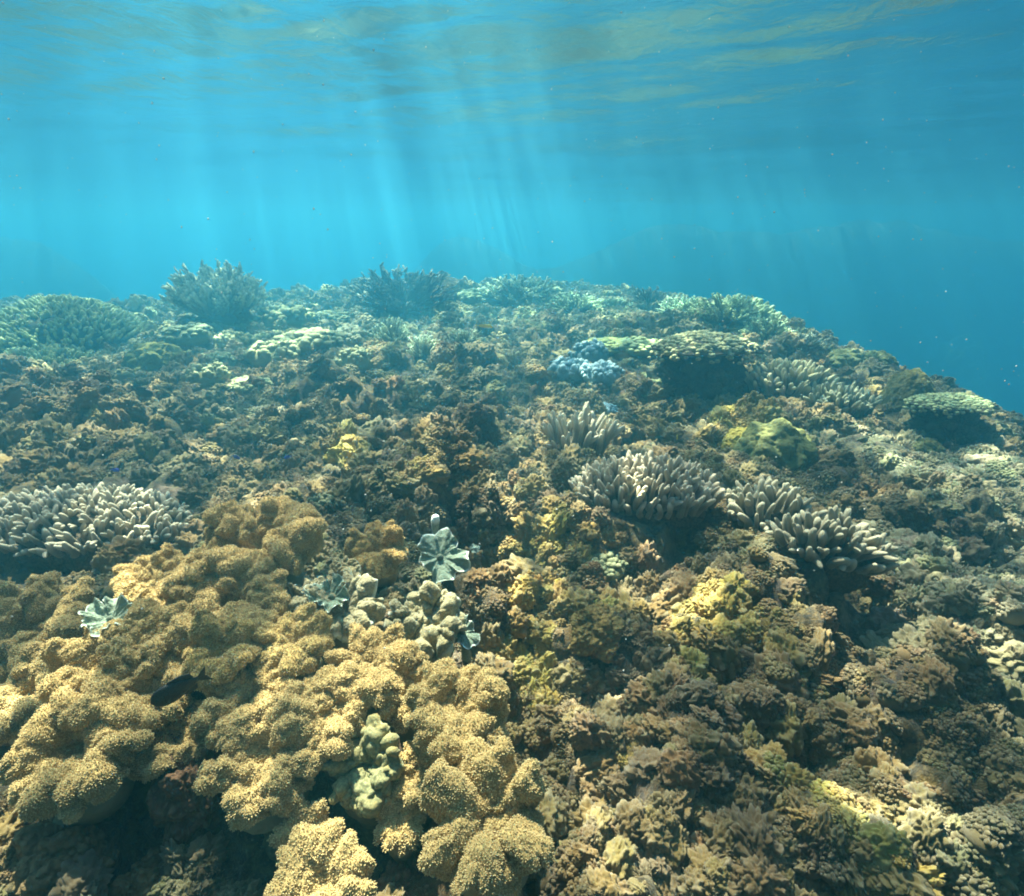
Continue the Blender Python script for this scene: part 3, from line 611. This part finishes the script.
def knob_mesh(seed, mat='knob', n=70, flat=.6, br=.13):
    r_ = np.random.RandomState(seed); mb = MB(); v, f = ico(2)
    for i in range(n):
        a = r_.uniform(0, 2 * PI); q = math.sqrt(r_.rand()); p = np.array([q * math.cos(a), q * math.sin(a), flat * math.sqrt(max(0, 1 - q * q * .92)) + r_.normal(0, .04)])
        p[:2] *= 1 + .25 * noise(np.array([[math.cos(a), math.sin(a), seed * .7]]), 5)[0]
        s = br * r_.uniform(.6, 1.35); vv = v * s * [1, 1, r_.uniform(.8, 1.5)]; vv = vv * (1 + .22 * noise(v * 2.1 + i, 61))[:, None]
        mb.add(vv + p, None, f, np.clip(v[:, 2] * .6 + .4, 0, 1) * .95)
    v, f = ico(3); mb.add(v * [.95, .95, flat * .95], None, f)
    return mb.mesh('knobby_head', M[mat])
KN = {m_: [knob_mesh(200 + i, m_, n_, fl_) for i, (n_, fl_) in enumerate(((70, .6), (90, .45), (60, .75), (110, .5)))] for m_ in ('knob', 'blue')}
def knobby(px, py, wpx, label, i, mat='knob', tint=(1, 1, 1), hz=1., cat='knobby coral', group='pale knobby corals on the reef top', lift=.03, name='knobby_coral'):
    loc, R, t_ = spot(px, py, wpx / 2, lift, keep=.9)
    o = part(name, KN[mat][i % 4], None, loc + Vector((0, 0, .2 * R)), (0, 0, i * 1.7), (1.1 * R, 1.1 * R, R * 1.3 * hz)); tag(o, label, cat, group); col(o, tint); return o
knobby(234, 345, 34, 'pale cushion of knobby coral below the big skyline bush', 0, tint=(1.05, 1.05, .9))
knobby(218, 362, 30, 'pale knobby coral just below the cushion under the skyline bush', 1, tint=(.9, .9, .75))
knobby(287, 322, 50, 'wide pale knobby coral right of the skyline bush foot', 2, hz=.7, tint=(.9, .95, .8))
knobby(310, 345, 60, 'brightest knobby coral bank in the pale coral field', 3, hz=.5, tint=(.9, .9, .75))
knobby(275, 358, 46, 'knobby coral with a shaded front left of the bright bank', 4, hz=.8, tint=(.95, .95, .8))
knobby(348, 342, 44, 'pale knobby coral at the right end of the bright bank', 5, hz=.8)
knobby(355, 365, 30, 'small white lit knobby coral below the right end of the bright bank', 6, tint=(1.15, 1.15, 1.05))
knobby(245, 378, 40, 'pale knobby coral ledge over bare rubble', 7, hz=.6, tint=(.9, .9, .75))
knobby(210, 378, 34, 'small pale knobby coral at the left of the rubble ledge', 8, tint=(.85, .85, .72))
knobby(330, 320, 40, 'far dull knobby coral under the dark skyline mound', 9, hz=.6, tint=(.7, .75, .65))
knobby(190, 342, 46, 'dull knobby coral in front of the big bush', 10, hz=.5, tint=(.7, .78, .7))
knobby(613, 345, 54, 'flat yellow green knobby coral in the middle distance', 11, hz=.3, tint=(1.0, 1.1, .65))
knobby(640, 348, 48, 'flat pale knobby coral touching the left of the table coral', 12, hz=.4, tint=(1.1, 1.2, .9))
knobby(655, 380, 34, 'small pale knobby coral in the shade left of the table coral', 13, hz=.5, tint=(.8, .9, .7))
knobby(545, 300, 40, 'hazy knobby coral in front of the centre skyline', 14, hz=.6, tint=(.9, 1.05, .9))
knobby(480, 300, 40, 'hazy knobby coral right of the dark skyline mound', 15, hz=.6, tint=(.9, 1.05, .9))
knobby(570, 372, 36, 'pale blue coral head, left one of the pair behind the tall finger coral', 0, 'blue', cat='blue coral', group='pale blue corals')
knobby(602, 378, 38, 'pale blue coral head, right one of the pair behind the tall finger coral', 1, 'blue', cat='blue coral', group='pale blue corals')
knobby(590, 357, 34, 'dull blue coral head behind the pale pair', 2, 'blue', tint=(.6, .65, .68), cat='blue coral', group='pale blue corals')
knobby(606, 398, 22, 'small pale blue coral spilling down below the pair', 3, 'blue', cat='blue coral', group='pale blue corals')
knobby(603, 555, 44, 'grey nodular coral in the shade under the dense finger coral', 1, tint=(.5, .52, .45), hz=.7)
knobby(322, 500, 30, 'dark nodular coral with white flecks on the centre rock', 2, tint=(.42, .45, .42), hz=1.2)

# table corals
def table_coral(px, py, wpx, label, seed, lift, asp=.75, n=800, tint=(1, 1, 1), mat='knob', dome=.16, nb=.046):
    loc, R, t_ = spot(px, py, wpx / 2, lift, keep=.5); r_ = np.random.RandomState(seed)
    root = empty('table_coral', loc); tag(root, label, 'table coral', 'table corals with shaded undersides')
    mb = MB(); NU, NF = 26, 90; u = np.linspace(.02, 1, NU); f = np.arange(NF) * 2 * PI / NF; U, F = np.meshgrid(u, f, indexing='ij')
    c = np.stack([np.cos(F), np.sin(F), np.full_like(F, seed)], -1); rim = 1 + .26 * noise(c * 1.7, 71) + .05 * noise(c * 6, 72)
    top = np.stack([U * rim * np.cos(F) * R, U * rim * np.sin(F) * R * asp, R * dome * (1 - U ** 2) + .03 * R * noise(c * 3 * U[..., None], 73)], -1)
    bot = top - np.array([0, 0, 1.]) * (R * (.05 + .55 * (1 - U[..., None]) ** 1.4)); bot[..., :2] *= .97
    mb.add(top.reshape(-1, 3), grid_faces(NU, NF, True), None, .1); mb.add(bot.reshape(-1, 3), grid_faces(NU, NF, True)[:, ::-1], None, 0)
    e = np.arange(NF); o_ = (NU - 1) * NF; mb.q.append(np.stack([o_ + e, NU * NF + o_ + e, NU * NF + o_ + (e + 1) % NF, o_ + (e + 1) % NF], 1))
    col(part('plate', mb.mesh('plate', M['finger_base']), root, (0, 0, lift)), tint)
    mb = MB(); v, fc = ico(1)
    for i in range(n):
        a = r_.uniform(0, 2 * PI); q = math.sqrt(r_.rand()) * 1.03; rm_ = 1 + .26 * noise(np.array([[math.cos(a) * 1.7, math.sin(a) * 1.7, seed * 1.7]]), 71)[0]
        p = np.array([q * rm_ * math.cos(a) * R, q * rm_ * math.sin(a) * R * asp, R * dome * (1 - q * q) - max(0, q - .93) * R * r_.uniform(0, 2.2) + r_.normal(0, .012) * R]); s = R * nb * r_.uniform(.6, 1.3)
        mb.add(v * s * [1.1, 1.1, .8] * (1 + .2 * noise(v * 2 + i, 74))[:, None] + p, None, fc, np.clip(v[:, 2] * .7 + .4, 0, 1) * r_.uniform(.5, 1))
    col(part('branchlets', mb.mesh('branchlets', M[mat]), root, (0, 0, lift), kind='stuff'), tint)
    col(part('stalk', base_lump(seed, R * .86, R * .86 * asp, lift * .93, 'bush_dark', 5, .34, 2.8), root), tint)  # wide base; shade beneath the plate is put into its dark colour
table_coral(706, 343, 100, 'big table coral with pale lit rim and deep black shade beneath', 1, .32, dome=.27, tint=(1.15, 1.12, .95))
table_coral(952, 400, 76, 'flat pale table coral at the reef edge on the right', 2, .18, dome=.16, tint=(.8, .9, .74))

# domes and boulders
def dome(px, py, wpx, hpx, label, seed, mat='dome', tint=(1, 1, 1), cat='dome coral', asp=.9, amp=.16, name='dome_coral', sub=5, group=None, fr=2.2):
    loc, R, t_ = spot(px, py, wpx / 2, 0.0, keep=.95); hz = hpx * t_ / FPX
    o = part(name, base_lump(seed, R, R * asp, hz, mat, sub, amp, fr), None, loc - Vector((0, 0, .02)), (0, 0, seed)); tag(o, label, cat, group); col(o, tint); return o
dome(158, 366, 62, 26, 'greenish dome coral with a lit crown and dark front on the left', 1, tint=(1.2, 1.3, 1.1))
dome(775, 452, 80, 36, 'olive dome coral with smooth top right of the yellow crust', 2, tint=(.8, .9, .9))
dome(742, 440, 36, 18, 'yellow lump coral on the left shoulder of the olive dome', 3, tint=(2.0, 1.75, 1.0), amp=.12)
dome(738, 452, 18, 11, 'small yellow knob just under the yellow lump coral', 4, tint=(1.9, 1.6, 1.1), amp=.12)
dome(905, 410, 52, 44, 'brown dome coral bulging like an arch near the right reef edge', 5, tint=(.85, .8, .75), amp=.10)
dome(950, 390, 56, 52, 'dark square shouldered dome at the outermost right edge of the reef', 6, tint=(.55, .65, .65), asp=.8)
dome(846, 362, 44, 16, 'grey dome with a pale cap on the right ridge', 7, tint=(.8, .95, 1.1))
dome(926, 446, 36, 18, 'small dark round coral on the pale rubble at the right', 8, tint=(.45, .5, .5))
dome(875, 366, 36, 12, 'low grey lump between the pale capped dome and the brown arch', 9, tint=(.7, .85, .95))

ROCKS = 'turf covered rocks among the corals'
def rock(px, py, wpx, hpx, label, seed, tint=(1, 1, 1), amp=.34, fr=1.8): return dome(px, py, wpx, hpx, label, seed, 'turf', tint, 'rock', .85, amp, 'reef_rock', 5, ROCKS, fr)
rock(200, 800, 80, 52, 'purple brown crusted rock in the gap under the heavy ochre lobes', 21, (1.25, .95, .95))
rock(60, 858, 90, 50, 'tan turf covered rock in the bottom left corner', 22, (1.9, 1.75, 1.5))
rock(150, 880, 70, 44, 'brown knobby rock at the bottom edge left of the cut off leather coral', 23, (1.5, 1.35, 1.1))
rock(395, 880, 46, 30, 'pinkish crusted rock at the bottom between two big leather corals', 24, (2.1, 1.6, 1.5))
rock(470, 440, 60, 36, 'dark rounded rock at the top of the centre rock pile', 26, (.75, .7, .7))
rock(330, 520, 44, 40, 'blackish rock with pale flecks right of the topmost ochre coral', 27, (.6, .65, .7))
rock(900, 520, 70, 30, 'dark turf rock on the pale rubble at the right', 28, (.8, .85, .85))
rock(600, 625, 60, 22, 'yellow brown rock below the dense finger coral', 29, (1.5, 1.35, .8))

# ------------------------------------------------------------------ fish
def fin(pts, th=.02):
    a = np.array(pts, float); n = len(a); V = np.concatenate([np.stack([a[:, 0], np.full(n, th), a[:, 1]], 1), np.stack([a[:, 0], np.full(n, -th), a[:, 1]], 1)])
    mb = MB(); T = [(0, i, i + 1) for i in range(1, n - 1)] + [(n, n + i + 1, n + i) for i in range(1, n - 1)]
    Q = [(i, n + i, n + (i + 1) % n, (i + 1) % n) for i in range(n)]
    mb.add(V, Q, T); return mb
def simple_mat(name, c, c2, rough=.5):
    m, t, b, out = newmat(name); tc = N(t, 'ShaderNodeTexCoord').outputs['Object']
    cc_ = mixc(t, ramp(t, tnoise(t, tc, 9, 4), .4, .65), c, c2); t.links.new(cc_, b.inputs['Base Color'])
    b.inputs['Roughness'].default_value = rough; v = N(t, 'ShaderNodeTexVoronoi', i_Scale=38.); t.links.new(tc, v.inputs['Vector'])
    bp = N(t, 'ShaderNodeBump', i_Strength=.3, i_Distance=.02); t.links.new(v.outputs[0], bp.inputs['Height']); t.links.new(bp.outputs[0], b.inputs['Normal']); return m
M['eye'] = simple_mat('fish_eye', (.01, .01, .01), (.02, .02, .02), .1)
def fish(px, py, length_px, label, c, c2, yaw, pitch, lift, deep=.42, roll=0, name='fish'):
    P, t_ = at(px, py, lift); L = length_px * t_ / FPX
    root = empty(name, P, (math.radians(roll), math.radians(pitch), math.radians(yaw)), L); tag(root, label, 'fish')
    mt = simple_mat('fish_skin', c, c2); mf = simple_mat('fish_fin', tuple(x * .7 for x in c), c2)
    s = np.linspace(0, 1, 18); hh = deep * .5 * (np.sin(PI * np.clip(s, 0, 1) ** .75) ** .85) * (1 - .25 * s) + .035 * (s > .05); hh[0] = .008
    hh[-1] = .055; ww = hh * .42; ww[-1] = .012; ang = np.arange(16) * 2 * PI / 16
    V = np.stack([np.repeat(.5 - s * .82, 16), (ww[:, None] * np.cos(ang)).ravel(), (hh[:, None] * np.sin(ang)).ravel()], 1)
    mb = MB(); mb.add(V, grid_faces(18, 16, True)); part('body', mb.mesh('fish_body', mt), root)
    part('tail_fin', fin([(-.28, 0), (-.34, .06), (-.52, .19), (-.46, .04), (-.44, 0), (-.46, -.04), (-.52, -.19), (-.34, -.06)], .008).mesh('tail_fin', mf, False), root)
    part('dorsal_fin', fin([(.22, deep * .42), (.1, deep * .60), (-.08, deep * .62), (-.24, deep * .48), (-.27, deep * .2), (-.1, deep * .36)], .008).mesh('dorsal_fin', mf, False), root)
    part('anal_fin', fin([(.02, -deep * .42), (-.08, -deep * .58), (-.24, -deep * .46), (-.27, -deep * .2), (-.1, -deep * .36)], .008).mesh('anal_fin', mf, False), root)
    v, f = ico(2)
    for s_ in (1, -1):
        mb = MB(); mb.add(v * [.024, .010, .024] + [.38, s_ * .062, .035], None, f); part('eye', mb.mesh('fish_eye', M['eye']), root)
        mb = fin([(.18, -.02), (.05, .05), (.0, -.03), (.06, -.08)], .004); mb.v[0][:, 1] += s_ * .085; part('pectoral_fin', mb.mesh('pectoral_fin', mf, False), root)
    return root
fish(180, 688, 54, 'black fish hovering over the leather corals, head down to the left', (.006, .006, .008), (.012, .012, .012), 213, 12, .27, deep=.40)
fish(484, 326, 18, 'bright yellow fish over the middle distance reef', (.85, .68, .03), (.95, .8, .08), 0, 5, .40, deep=.36, roll=60)
fish(677, 437, 8, 'tiny yellow fish above the dense finger coral', (.6, .5, .03), (.7, .6, .06), 60, 50, .18, deep=.4)
fish(142, 392, 20, 'small dark fish over the rubble at the left', (.02, .022, .03), (.03, .03, .035), 20, 25, .12, deep=.42)
fish(115, 470, 9, 'tiny blue fish just above the broad finger coral bed', (.03, .05, .55), (.05, .08, .6), 0, 0, .12, deep=.36)
fish(236, 457, 8, 'tiny blue fish beside the dark rubble left of centre', (.03, .05, .5), (.05, .08, .6), 30, 40, .10, deep=.36)
fish(288, 457, 8, 'tiny blue fish next to the yellow crusted rubble', (.04, .06, .5), (.05, .08, .6), 200, 10, .08, deep=.36)

# ------------------------------------------------------------------ small growth that nobody could count
def nodules(seed):
    r_ = np.random.RandomState(seed); mb = MB(); v, f = ico(1)
    for i in range(90):
        a = r_.uniform(0, 2 * PI); q = math.sqrt(r_.rand()); p = np.array([q * math.cos(a), q * math.sin(a), .75 * math.sqrt(max(0, 1 - q * q)) * r_.uniform(.6, 1.1)])
        s = r_.uniform(.085, .18); vv = v * s * (1 + .3 * noise(v * 1.7 + i * 3.1, 81))[:, None]; vv[:, 2] *= r_.uniform(.8, 1.5)
        mb.add(vv + p, None, f, np.clip(v[:, 2] * .5 + .5, 0, 1) * r_.uniform(.2, 1))
    v, f = ico(2); mb.add(v * [.9, .9, .6], None, f); return mb.mesh('nodule_clump', M['clump'])
def tuft(seed):
    r_ = np.random.RandomState(seed); mb = MB()
    for i in range(55):
        a = r_.uniform(0, 2 * PI); q = math.sqrt(r_.rand()) * .7; p = np.array([q * math.cos(a), q * math.sin(a), 0]); d = norm(np.array([math.cos(a) * q, math.sin(a) * q, .9]) + r_.normal(0, .35, 3))
        L = r_.uniform(.5, 1.1); s = np.linspace(0, 1, 5); bend = r_.normal(0, .35, 3)
        P = p + d * L * s[:, None] + bend * L * (s ** 2)[:, None]; tube(mb, P, .075 * np.array([1, .9, .8, .8, .6]), 5, a=s)
        if r_.rand() < .6: tube(mb, P[2] + norm(d + r_.normal(0, .7, 3)) * L * .45 * np.linspace(0, 1, 3)[:, None], .065 * np.array([1, .9, .7]), 5, a=np.array([.4, .7, 1.]))
    return mb.mesh('algae_tuft', M['clump'])
def rubble(seed):
    v, f = ico(4); mb = MB(); q = v * 1.2 + seed * 3.3; w_ = q + .35 * np.stack([noise(q * 1.5, 82), noise(q * 1.5 + 9, 83), noise(q * 1.5 + 19, 84)], -1)
    d = .55 * (np.abs(noise(w_ * 1.3, 85)) - .2) + .38 * (np.abs(noise(w_ * 3.1, 86)) - .2) + .2 * (np.abs(noise(w_ * 6.5, 87)) - .2)
    mb.add(v * (1 + 1.05 * d)[:, None] * [1.1, .9, .75], None, f, np.clip(.5 + d, 0, 1)); return mb.mesh('rubble_piece', M['clump'])
M['clump'] = clump_material('turf_growth')
def scatter_group(name, variants, P, rot, scl, tint, ids):
    for k, me in enumerate(variants):
        src = bpy.data.objects.new(name + '_source', me)
        sel = ids == k
        pm = bpy.data.meshes.new(name); pm.vertices.add(int(sel.sum())); pm.vertices.foreach_set('co', P[sel].astype(np.float32).ravel())
        for an, ty, ar in (('rot', 'FLOAT_VECTOR', rot), ('scl', 'FLOAT_VECTOR', scl)):
            x = pm.attributes.new(an, ty, 'POINT'); x.data.foreach_set('vector', ar[sel].astype(np.float32).ravel())
        x = pm.attributes.new('tint', 'FLOAT_COLOR', 'POINT'); x.data.foreach_set('color', np.concatenate([tint[sel], np.ones((int(sel.sum()), 1))], 1).astype(np.float32).ravel())
        o = part(name, pm, kind='stuff'); pm.materials.append(M['clump'])
        g = bpy.data.node_groups.new(name, 'GeometryNodeTree'); g.interface.new_socket('Geometry', in_out='INPUT', socket_type='NodeSocketGeometry'); g.interface.new_socket('Geometry', in_out='OUTPUT', socket_type='NodeSocketGeometry')
        gi = g.nodes.new('NodeGroupInput'); go = g.nodes.new('NodeGroupOutput'); ip = g.nodes.new('GeometryNodeInstanceOnPoints'); oi = g.nodes.new('GeometryNodeObjectInfo'); oi.inputs['Object'].default_value = src
        ra = g.nodes.new('GeometryNodeInputNamedAttribute'); ra.data_type = 'FLOAT_VECTOR'; ra.inputs[0].default_value = 'rot'
        sa = g.nodes.new('GeometryNodeInputNamedAttribute'); sa.data_type = 'FLOAT_VECTOR'; sa.inputs[0].default_value = 'scl'
        er = g.nodes.new('FunctionNodeEulerToRotation')
        g.links.new(gi.outputs[0], ip.inputs['Points']); g.links.new(oi.outputs['Geometry'], ip.inputs['Instance']); g.links.new(ra.outputs[0], er.inputs[0]); g.links.new(er.outputs[0], ip.inputs['Rotation'])
        g.links.new(sa.outputs[0], ip.inputs['Scale']); g.links.new(ip.outputs[0], go.inputs[0])
        md = o.modifiers.new('scatter', 'NODES'); md.node_group = g
def scatter(name, variants, n, rmin, rmax, smin, smax, seed, grow=.5, azmax=54, yawonly=False, tilt=.5, sink=.25, dens=None, bright=1.):
    r_ = np.random.RandomState(seed)
    # even in log distance: near pieces small and many, far pieces larger
    R_ = np.exp(r_.uniform(math.log(rmin), math.log(rmax), n)); A_ = np.radians(r_.uniform(-azmax, azmax, n))
    x = ORG[0] + R_ * np.sin(A_); y = ORG[1] + R_ * np.cos(A_)
    ok = np.ones(n, bool)
    for kx, ky, kr in KEEP: ok &= (x - kx) ** 2 + (y - ky) ** 2 > kr ** 2
    P0 = np.stack([x, y, np.zeros(n)], -1)
    if dens is not None: ok &= r_.rand(n) < dens(P0)
    x, y, R_ = x[ok], y[ok], R_[ok]; P = surf(x, y); e = .02
    nx = (H0(x - e, y) - H0(x + e, y)) / (2 * e); k = len(x)
    s = r_.uniform(smin, smax, k) ** 1.0 * (np.maximum(R_, .8) / 1.2) ** grow
    d = np.linalg.norm(P - CAM, axis=1); s = np.where(d < .5, .001, s)
    s = s * np.clip(d / 1.05, .25, 1) ** 1.3
    scl = np.stack([s * r_.uniform(.8, 1.25, k), s * r_.uniform(.8, 1.25, k), s * r_.uniform(.7, 1.2, k)], 1)
    rot = np.stack([r_.normal(0, tilt, k), r_.normal(0, tilt, k) , r_.uniform(0, 6.28, k)], 1)
    P[:, 2] -= s * sink
    tint = pigment(P) * r_.uniform(.75, 1.45, (k, 1)) * (1 + r_.normal(0, .06, (k, 3))) * bright
    scatter_group(name, variants, P, rot, scl, np.clip(tint, .01, .9), r_.randint(0, len(variants), k))
patch = lambda sc, sd, lo, hi: (lambda p: sstep(lo, hi, noise(p * sc, sd)))
scatter('nodule_algae', [nodules(i) for i in range(5)], 32000, .55, 11, .011, .029, 11, grow=.5, dens=patch(2.0, 91, -.45, .15), sink=.4)
scatter('algae_tufts', [tuft(i) for i in range(3)], 15000, .55, 11, .008, .017, 12, grow=.6, dens=patch(2.4, 92, -.1, .4))
scatter('coral_rubble', [rubble(i) for i in range(5)], 15000, .55, 12, .010, .040, 13, grow=.6, tilt=1.2, sink=.35, dens=patch(1.7, 93, -.6, .1), bright=1.1)
back = lambda p: sstep(3.2, 5.5, p[..., 1] - .25 * p[..., 0]) * sstep(-.3, .3, noise(p * 1.6, 95))
scatter('encrusting_coral', [nodules(i + 20) for i in range(4)], 6000, 3.5, 12, .022, .055, 15, grow=.45, dens=back, sink=.2, bright=1.9)

# suspended specks drifting in the water
r_ = np.random.RandomState(3); mb = MB(); v, f = ico(1); k = 0
while k < 620:
    d = ray(r_.uniform(-80, 1104), r_.uniform(-40, 700)); t_ = r_.uniform(.7, 4.5); p = CAM + d * t_
    if p[2] > -.06 or p[2] < H0(p[0], p[1]) + .25: continue
    mb.add(v * r_.uniform(.0005, .0017) * (t_ ** .7) * r_.uniform(.7, 1.3, 3) + p, None, f); k += 1
m, t, b, out = newmat('drifting_specks'); b.inputs['Base Color'].default_value = (.5, .52, .5, 1); b.inputs['Roughness'].default_value = .6
part('suspended_particles', mb.mesh('suspended_particles', m), kind='stuff')
